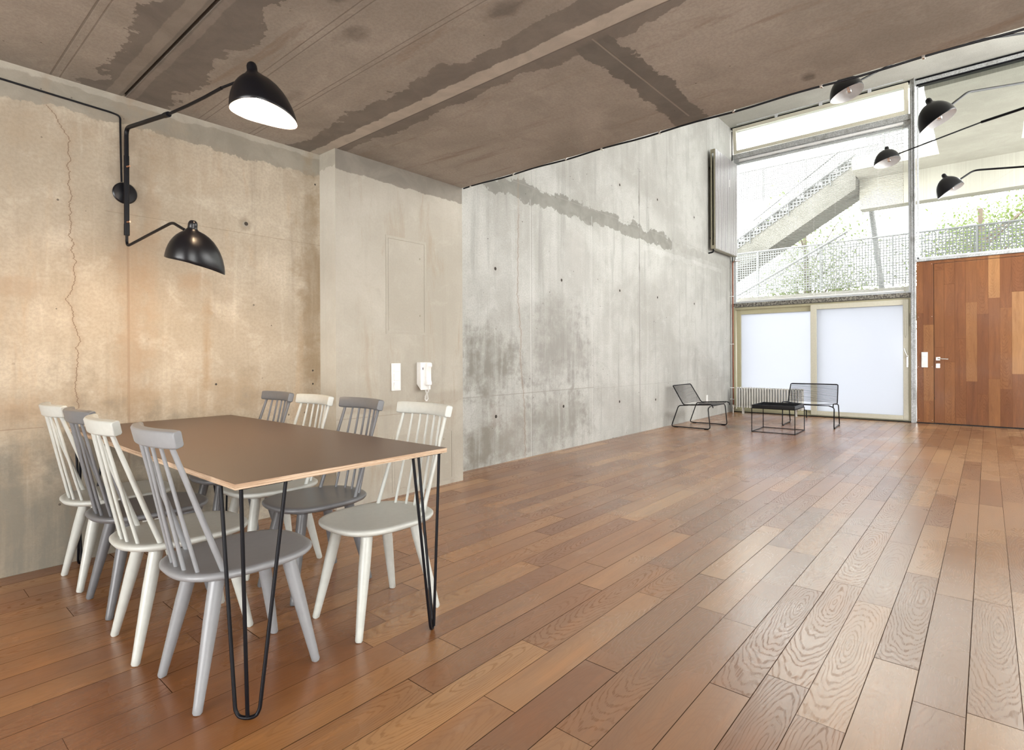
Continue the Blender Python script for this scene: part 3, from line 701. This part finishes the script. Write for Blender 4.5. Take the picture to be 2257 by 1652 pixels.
def hatch(label, x0, x1, z0, z1, knob):
    t = thing('access_panel', label, 'panel', ((x0 + x1) / 2, PY, z0)); w = (x1 - x0) / 2; h = z1 - z0
    m = MB(); e = .022; m.box(-w, w, -.003, 0, 0, e).box(-w, w, -.003, 0, h - e, h).box(-w, -w + e, -.003, 0, e, h - e).box(w - e, w, -.003, 0, e, h - e)
    m.build('panel_frame', mat_pan_frame, t, smooth=False); MB().box(-w + e + .003, w - e - .003, -.002, 0, e + .004, h - e - .004).build('panel_door', mat_pan, t, smooth=False)
    for kx, kz in knob: MB().lathe([(.008, 0), (.008, .002), (.003, .003)], (0, 0, 0), 12).build('panel_lock', mat_radside, t).matrix_local = Matrix.Translation((kx, -.002, kz)) @ Matrix.Rotation(PI/2, 4, 'X')
mat_pan = concrete('painted_panel', (.42, .39, .33), (.37, .34, .285), (.48, .45, .39), 'XZ', [], .1, 0)
mat_pan_frame = concrete('painted_panel_frame', (.42, .39, .33), (.37, .34, .285), (.48, .45, .39), 'XZ', [], .1, 0)
hatch('tall flush access panel high on the smooth concrete pilaster', 2.70, 3.12, 1.315, 2.105, [(.14, .16), (.14, .64)])
hatch('square flush access panel low on the pilaster behind the dining chairs', 2.755, 3.43, .035, .49, [(.22, .37)])

# ------------------------------------------------------------------ far furniture
def wire(m, pts, r=.0055, f=.03): m.tube(fillet(pts, f, 5), r, 8)
def lounge_chair(label, loc, rz):       # faces -y at rotation 0; runners run front to back
    t = thing('lounge_chair', label, 'chair', loc, rz, 'black wire lounge chairs')
    W = .36; m = MB()
    for s in (-1, 1):
        x = s * W
        wire(m, [(x * .86, .06, .355), (x, .20, .345), (x, .32, .012), (x, -.30, .012), (x, -.27, .325), (x * .80, -.275, .350)], .008, .04)
    m.tube([(-W * .80, -.275, .350), (W * .80, -.275, .350)], .006, 8)
    fr = m.build('sled_frame', mat_blacktube, t)
    for s in (-1, 1):
        for y in (-.24, .24): MB().box(s * W - .012, s * W + .012, y - .03, y + .03, 0, .012).build('glide', mat_blacktube, fr, bevel=.002)
    def side(x):     # seat front lip -> seat rear -> top of back
        return [(x, -.345, .335), (x, -.335, .372), (x, -.30, .385), (x, .12, .360), (x * .97, .30, .655)]
    m = MB()
    wire(m, side(-.355) + side(.355)[::-1], .008, .03); m.build('rim', mat_blacktube, t)
    m = MB()
    def P(s_):
        a, b, c = Vector((0, -.30, .385)), Vector((0, .12, .360)), Vector((0, .30, .655))
        return a.lerp(b, s_ / .55) if s_ < .55 else b.lerp(c, (s_ - .55) / .45)
    for i in range(15):
        p = P(i / 15 * .55); sag = .03
        m.tube([(-.355 + .71 * k / 8, p.y, p.z - sag * math.sin(PI * k / 8)) for k in range(9)], .0042, 6)
    m.build('seat_wires', mat_blacktube, t)
    m = MB()
    for i in range(15):
        p = P(.58 + i / 14.5 * .42); sag = .035
        m.tube([(-.352 + .704 * k / 8, p.y + sag * math.sin(PI * k / 8), p.z) for k in range(9)], .0042, 6)
    m.build('back_wires', mat_blacktube, t)
    return t
lc = lounge_chair('black wire lounge chair seen from the side, beside the concrete wall', (8.685, -.36, 0), 0)
dup(lc, (9.86, -1.70, 0), -PI/2 + .06, 'black wire lounge chair seen from the front, before the frosted sliding door')
ct = thing('tray_table', 'small square black wire table with a raised tray top between the lounge chairs', 'table', (8.84, -1.485, 0), .03)
m = MB(); a, b, h = .305, .29, .352; r = .006
for z in (.008, h):
    for p, q in (((-a, -b), (a, -b)), ((a, -b), (a, b)), ((a, b), (-a, b)), ((-a, b), (-a, -b))): m.tube([(*p, z), (*q, z)], r, 6)
for x in (-a, a):
    for y in (-b, b): m.tube([(x, y, 0), (x, y, h)], r, 6)
m.build('table_frame', mat_blacktube, ct)
m = MB(); m.box(-a + .01, a - .01, -b + .01, b - .01, h + .004, h + .010)
for x0, x1, y0, y1 in ((-a + .005, a - .005, -b + .005, -b + .014), (-a + .005, a - .005, b - .014, b - .005), (-a + .005, -a + .014, -b, b), (a - .014, a - .005, -b, b)): m.box(x0, x1, y0, y1, h + .004, h + .05)
m.build('tray', mat_black, ct, smooth=False)

# column radiator in front of the sliding door
rd = thing('column_radiator', 'low cream column radiator standing in front of the frosted sliding door', 'radiator', (11.08, -.72, 0))
m = MB()
for xx in (-.04, 0, .04): 
    m.tube([(xx, 0, .125), (xx, 0, .150), (xx, 0, .49), (xx, 0, .505)], [.010, .0125, .0125, .010], 8)
m.tube([(-.05, 0, .135), (.05, 0, .135)], .017, 8); m.tube([(-.05, 0, .495), (.05, 0, .495)], .017, 8)
c0 = m.build('column', mat_rad, rd); c0.location = (0, .575, 0)
for i in range(1, 25):
    c = c0.copy(); COL.objects.link(c); c.parent = rd; c.location = (0, .575 - i * .048, 0)
for y in (.47, -.47): MB().box(-.03, .03, y - .014, y + .014, 0, .125).build('foot', mat_rad, rd, bevel=.003)
m = MB(); m.tube([(0, .60, .135), (0, .67, .135)], .012, 8); m.lathe([(.02, .11), (.022, .16)], (0, .66, 0), 10); m.tube([(0, .66, .12), (0, .66, 0)], .009, 8); m.build('valve', mat_steel, rd)
m = MB(); m.tube([(0, -.60, .135), (0, -.64, .135), (0, -.64, 0)], .010, 8); m.build('return_pipe', mat_blacktube, rd)

# tall panel radiator high on the wall
pr = thing('panel_radiator', 'tall ribbed grey panel radiator mounted high on the far concrete wall', 'radiator', (10.70, QY, 3.09))
X0, X1, H = -.58, .585, 1.82
m = MB(); m.mi = 0; n = 22; pw_ = (X1 - X0) / n
for i in range(n): m.box(X0 + i * pw_ + .009, X0 + (i + 1) * pw_ - .009, -.150, -.125, .0, H)
m.build('ribbed_front', mat_fin, pr, bevel=.003)
m = MB(); m.box(X0, X1, -.128, -.120, .01, H - .01).box(X0, X1, -.068, -.058, .01, H - .01); m.build('inner_panels', mat_radside, pr, smooth=False)
m = MB(); m.box(X0 - .006, X0, -.14, -.115, 0, H).box(X0 - .006, X0, -.085, -.058, 0, H).box(X0 - .008, X0 + .02, -.14, -.058, H - .07, H).box(X0 - .008, X0 + .02, -.14, -.058, 0, .06)
m.box(X0, X1, -.14, -.058, -.006, .012); m.build('side_cover', mat_radside, pr, smooth=False, bevel=.002)
MB().box(.13, .15, -.152, -.150, 1.28, 1.42).build('paper_label', mat_white, pr, smooth=False)
m = MB(); m.box(X0 + .1, X0 + .14, -.058, -.003, .2, .24).box(X1 - .14, X1 - .10, -.058, -.003, .2, .24).box(X0 + .1, X0 + .14, -.058, -.003, 1.5, 1.54).box(X1 - .14, X1 - .1, -.058, -.003, 1.5, 1.54); m.build('bracket', mat_blacktube, pr, smooth=False)
m = MB(); m.tube(fillet([(X0 + .03, -.09, 0), (X0 + .03, -.09, -.06), (X0 + .03, -.005, -.07)], .02), .014, 8); m.build('lower_fitting', mat_blacktube, pr)
m = MB(); m.tube(fillet([(X1 - .03, -.09, 0), (X1 - .03, -.09, -.07), (X1 - .06, -.09, -.085)], .02), .012, 8); m.tube([(X1 + .0, -.09, -.075), (X1 + .07, -.17, -.075)], .024, 10); m.build('valve', mat_steel, pr)
m = MB(); m.tube(fillet([(11.26, -.03, 3.01), (11.262, .0, 2.98), (11.262, .0, 0)], .03), .013, 10)
cp = m.build('heating_pipe', mat_copper); tag(cp, 'copper heating pipe running down the corner beside the sliding door', 'pipe')
for zz in (.25, .48, 1.35, 2.3): MB().box(11.247, 11.278, -.016, .059, zz, zz + .012).build('pipe_clip', mat_white, cp)
m = MB(); m.tube([(11.295, .015, 5.6), (11.295, .015, 0)], .010, 8)
tag(m.build('drain_pipe', mat_blacktube), 'dark thin pipe in the corner behind the copper pipe', 'pipe')
so = thing('wall_socket', 'small white wall socket low on the far concrete wall behind the lounge chair', 'socket', (10.03, QY, .33))
MB().box(-.04, .04, -.012, 0, -.075, .075).build('socket_plate', mat_white, so, bevel=.003)
so = thing('switch_socket', 'white plate with light switches and a socket on the oak boards beside the door', 'switch', (XB, -3.067, 1.047))
MB().box(-.012, 0, -.042, .042, -.128, .122).build('cover_plate', mat_white, so, bevel=.003)
for k in (.078, 0): MB().box(-.018, -.012, -.028, .028, k - .028, k + .028).build('rocker', mat_white, so, bevel=.002)
m = MB(); m.lathe([(.024, 0), (.024, .004), (.019, .004), (.018, .001)], (0, 0, 0), 18); q = m.build('socket_ring', mat_white, so); q.matrix_local = Matrix.Translation((-.012, 0, -.085)) @ Matrix.Rotation(-PI/2, 4, 'Y')

# venetian blind in front of window_1
vb = thing('venetian_blind', 'white venetian blind with open slats over the tall facade window', 'blind', (B + .05, -1.43, 2.2))
m = MB(); yA, yB = 1.33, -1.36
for i in range(112):
    z = .035 + i * .0248
    m._add([(-.0125, yA, z), (0, yA, z + .0022), (.0125, yA, z), (-.0125, yB, z), (0, yB, z + .0022), (.0125, yB, z), (-.0125, yA, z - .0004), (.0125, yA, z - .0004), (-.0125, yB, z - .0004), (.0125, yB, z - .0004)],
           [(0, 1, 4, 3), (1, 2, 5, 4), (6, 8, 9, 7), (0, 3, 8, 6), (2, 7, 9, 5)])
m.build('slats', mat_blind, vb, smooth=False)
MB().box(-.013, .013, yA, yB, 0, .022).build('bottom_rail', mat_blind, vb)
MB().box(-.02, .02, yA, yB, 2.80, 2.84).build('head_rail', mat_blind, vb)
m = MB()
for y in (1.0, .0, -.35, -1.0):
    m.tube([(-.014, y, .01), (-.014, y, 2.8)], .0011, 5)
m.build('ladder_cords', mat_blind, vb)
m = MB(); m.tube(fillet([(-.05, -1.36, 2.8), (-.055, -1.365, -.72), (-.055, -1.38, -.80), (-.055, -1.395, -.72), (-.052, -1.375, .3)], .03), .0022, 6); m.build('pull_cord', mat_radside, vb)

# ------------------------------------------------------------------ ceiling lamp with many arms
def dep(px, py, c): return CAM + (fwd + r3 * ((px - 1128.5) / F_PX) - u3 * ((py - CY) / F_PX)) * c
hub = dep(2345, 170, 6.2)
cl = thing('ceiling_lamp', 'black ceiling lamp with long arms and four unlit shades near the high glazing', 'lamp', (hub.x, hub.y, H2))
def CL(p): return Vector(p) - Vector((hub.x, hub.y, H2))
m = MB(); m.tube([CL((hub.x, hub.y, H2)), CL((hub.x, hub.y, hub.z - .75))], .014, 12); m.lathe([(.075, 0), (.075, -.03), (.02, -.05)], (0, 0, 0), 24); m.build('stem', mat_blacktube, cl)
arms = [
    ([(2345, 60, 6.2), (2130, 92, 5.95), (1985, 131, 5.70), (1888, 181, 5.58)], (1862, 172, 5.5), .012, .010, 72),
    ([(2345, 170, 6.2), (2257, 182, 5.55), (2133, 203, 5.1), (2084, 241, 4.95)], (2050, 228, 4.9), .0125, .011, 75),
    ([(2345, 205, 6.2), (2257, 238, 6.5), (2163, 269, 6.9)], (1955, 331, 7.3), .016, .016, 50),
    ([(2345, 362, 6.2), (2257, 367, 6.6), (2146, 375, 6.9), (2106, 402, 6.9)], (2083, 391, 6.9), .0125, .011, 50)]
shade_len = .293
for i, (pts, apex, ra, rb, wpx) in enumerate(arms):
    P = [dep(*p) for p in pts]; P = [Vector((hub.x, hub.y, P[0].z))] + P[1:]
    m = MB(); pp = fillet([CL(p) for p in P], .06, 4); m.tube(pp, [ra + (rb - ra) * k / (len(pp) - 1) for k in range(len(pp))], 10)
    if i == 2: m.tube([CL(dep(2163, 269, 6.9)), CL(dep(1969, 343, 7.3))], .009, 8)
    end = CL(dep(1969, 343, 7.3)) if i == 2 else CL(P[-1])
    arm = m.build('arm', mat_blacktube, cl)
    A = CL(dep(*apex)); 
    tow = (A - end).normalized()
    jn = MB(); jp = end + tow * .0; jn.tube([jp, jp + tow * .018, jp + tow * .05, jp + tow * .06], [.006, .012, .010, .005], 10); jn.build('swivel_joint', mat_brass, arm)
    ta = math.radians((5, 16, -3, 16)[i]); front = -r3 * math.cos(ta) - u3 * math.sin(ta); nip = u3 * math.cos(ta) - r3 * math.sin(ta) + fwd * .30
    make_shade(cl, orient(A, front, nip) @ Matrix.Scale(1.1, 4), mat_bulb, False)

# ------------------------------------------------------------------ outside
g = MB().box(B + .35, 60, -30, 30, -.25, -.1).build('paving', mat_ground, smooth=False); struct(g); g.name = 'floor_outside'
XE = 16.6
cn = thing('concrete_canopy', 'pale concrete canopy outside above the high glazing', 'canopy', (B + .4, -5, 5.6))
q = Vector((B + .4, -5, 5.6))
def bxo(m, x0, x1, y0, y1, z0, z1): m.box(x0 - q.x, x1 - q.x, y0 - q.y, y1 - q.y, z0 - q.z, z1 - q.z)
m = MB(); bxo(m, B + .36, 15.6, -3.05, -4.40, 5.60, 5.9); bxo(m, B + .36, 15.6, -6.2, -12, 5.60, 5.9); bxo(m, 15.6, XE, -1.37, -12, 5.60, 5.9); bxo(m, B + .36, 11.9, -4.40, -6.2, 5.6, 5.9)
ob = m.build('canopy_slab', mat_soffit, cn, smooth=False)
m = MB(); bxo(m, XE, XE + .4, -1.37, -12, 4.85, 5.9); m.build('downstand_beam', mat_soffit, cn, smooth=False)
for m_ in (mat_soffit,):   # soffit pattern measured from the canopy's own origin
    pass
# stair flight rising along the facade
stt = thing('outdoor_stair', 'concrete stair with stepped perforated side rising outside the tall window', 'stair', (XE - .4, 0, 3))
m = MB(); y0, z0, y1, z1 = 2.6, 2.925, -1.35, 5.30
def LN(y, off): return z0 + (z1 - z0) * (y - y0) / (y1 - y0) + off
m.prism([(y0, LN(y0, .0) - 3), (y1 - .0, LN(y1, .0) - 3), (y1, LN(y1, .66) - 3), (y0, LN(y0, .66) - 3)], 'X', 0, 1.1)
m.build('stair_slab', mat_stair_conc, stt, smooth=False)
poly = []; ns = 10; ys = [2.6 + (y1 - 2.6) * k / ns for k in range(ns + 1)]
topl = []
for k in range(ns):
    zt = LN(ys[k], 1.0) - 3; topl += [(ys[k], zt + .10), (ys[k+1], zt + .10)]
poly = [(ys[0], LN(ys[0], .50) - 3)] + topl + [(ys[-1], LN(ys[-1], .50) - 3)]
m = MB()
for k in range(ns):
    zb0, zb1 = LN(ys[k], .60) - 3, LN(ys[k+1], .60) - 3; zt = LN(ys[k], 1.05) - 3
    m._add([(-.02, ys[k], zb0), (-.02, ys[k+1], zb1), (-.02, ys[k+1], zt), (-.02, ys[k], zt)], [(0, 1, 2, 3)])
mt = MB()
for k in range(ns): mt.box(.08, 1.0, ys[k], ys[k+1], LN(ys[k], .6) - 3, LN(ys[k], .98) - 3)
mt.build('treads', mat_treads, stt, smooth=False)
o = m.build('perforated_side', mat_perf_coarse, stt, smooth=False); sol = o.modifiers.new('thick', 'SOLIDIFY'); sol.thickness = .006
m = MB(); m.tube([(-.08, 2.6, LN(2.6, .84) - 3), (-.08, y1, LN(y1, .84) - 3)], .025, 8)
for yy in (2.2, 1.2, .2, -.8): m.tube([(-.08, yy, LN(yy, .86) - 3), (-.03, yy, LN(yy, .5) - 3)], .014, 6)
m.build('handrail', mat_outrail, stt)
# upper railings and lower railing
def railing(label, x, ya, yb, z0_, z1_, mat, posts):
    t = thing('perforated_railing', label, 'railing', (x, (ya + yb) / 2, z0_)); h = abs(ya - yb) / 2
    MB().box(-.004, .004, -h, h, .05, z1_ - z0_ - .03).build('mesh_sheet', mat, t, smooth=False)
    m = MB(); m.tube([(0, -h, z1_ - z0_), (0, h, z1_ - z0_)], .024, 8); m.build('top_rail', mat_outrail, t)
    for k in range(posts): 
        y = -h + 2 * h * (k + .5) / posts; MB().box(-.02, .02, y - .02, y + .02, 0, z1_ - z0_).build('post', mat_outrail, t, smooth=False)
railing('low perforated metal railing running across below the outdoor stair', XE - .7, 3.2, -7.5, 2.75, 3.96, mat_perf, 7)
railing('high perforated metal railing at the roof opening beyond the canopy', XE + .1, -1.5, -3.0, 5.92, 6.7, mat_perf_coarse, 2)
railing('distant perforated railing on the upper walkway behind the stair', XE + 3.2, 6.5, -1.4, 6.35, 7.45, mat_perf, 6)
dk = MB().box(XE - .8, XE + 9, 5, -14, 2.45, 2.72).build('walkway_slab', mat_stair_conc, smooth=False); tag(dk, 'pale concrete walkway slab outside below the low railing', 'walkway')
hg = None
m = MB(); m.tube([(0, 0, 0), (.0, .25, 2.35)], .07, 10)
o = m.build('round_column', mat_outrail); o.location = (XE + .9, -1.75, 2.72); tag(o, 'slanting light grey steel post outside behind the blind', 'post')
m = MB(); m.tube([(0, 0, 0), (0, -2.6, 1.35)], .03, 8); m.tube([(0, .0, -.1), (0, -2.6, 1.25)], .012, 6)
o = m.build('tension_rod', mat_outrail, stt); o.location = (-.8, 1.3, -.25)
m = MB(); m.tube([(0, 0, 0), (0, -2.55, 1.72)], .008, 6); m.tube([(0, -.3, .2), (0, -.9, .60)], .014, 6); m.tube([(0, -1.35, .91), (0, -2.0, 1.35)], .014, 6)
o = m.build('stay_cable', mat_outrail, stt); o.location = (13.4 - XE + .4, .55, 1.05)

def tree(label, loc, R, n, seed, hh):
    rnd = random.Random(seed); t = thing('leafy_tree', label, 'tree', loc)
    m = MB(); tips = []
    m.tube([(0, 0, 0), (.1, .1, hh * .5), (0, .2, hh)], [.16, .12, .06], 8)
    for k in range(22):
        a = rnd.uniform(0, 2 * PI); z = rnd.uniform(.35, .95) * hh; l = rnd.uniform(.6, 1.) * R
        e = Vector((math.cos(a) * l, math.sin(a) * l, z + rnd.uniform(.3, 1.1))); s_ = Vector((.05, .1, z * .9))
        mid = s_.lerp(e, .5) + Vector((rnd.uniform(-.2, .2), rnd.uniform(-.2, .2), rnd.uniform(-.1, .25)))
        m.tube([s_, mid, e], [.04, .025, .008], 5); tips += [mid, e, s_.lerp(e, .8)]
    m.build('trunk', mat_bark, t)
    vs = []; fs = []
    for k in range(n):
        c = rnd.choice(tips) + Vector((rnd.gauss(0, .42), rnd.gauss(0, .42), rnd.gauss(0, .34)))
        x = Vector((rnd.gauss(0, 1), rnd.gauss(0, 1), rnd.gauss(0, 1))).normalized(); y = x.orthogonal().normalized(); s_ = rnd.uniform(.035, .07)
        b = len(vs); vs += [c - x * s_, c + y * s_ * .6, c + x * s_, c - y * s_ * .6]; fs.append((b, b+1, b+2, b+3))
    mm = MB(); mm._add(vs, fs); mm.build('foliage', mat_leaf, t, smooth=False)
tree('light green tree outside right behind the high glazing', (20.8, -3.9, 0), 1.9, 9500, 3, 5.3)
tree('light green tree outside behind the right part of the blind', (19.6, .4, 0), 1.4, 6500, 5, 5.0)
tree('low sparse tree outside behind the left part of the blind', (19.8, 4.2, 0), 1.2, 3600, 9, 2.9)
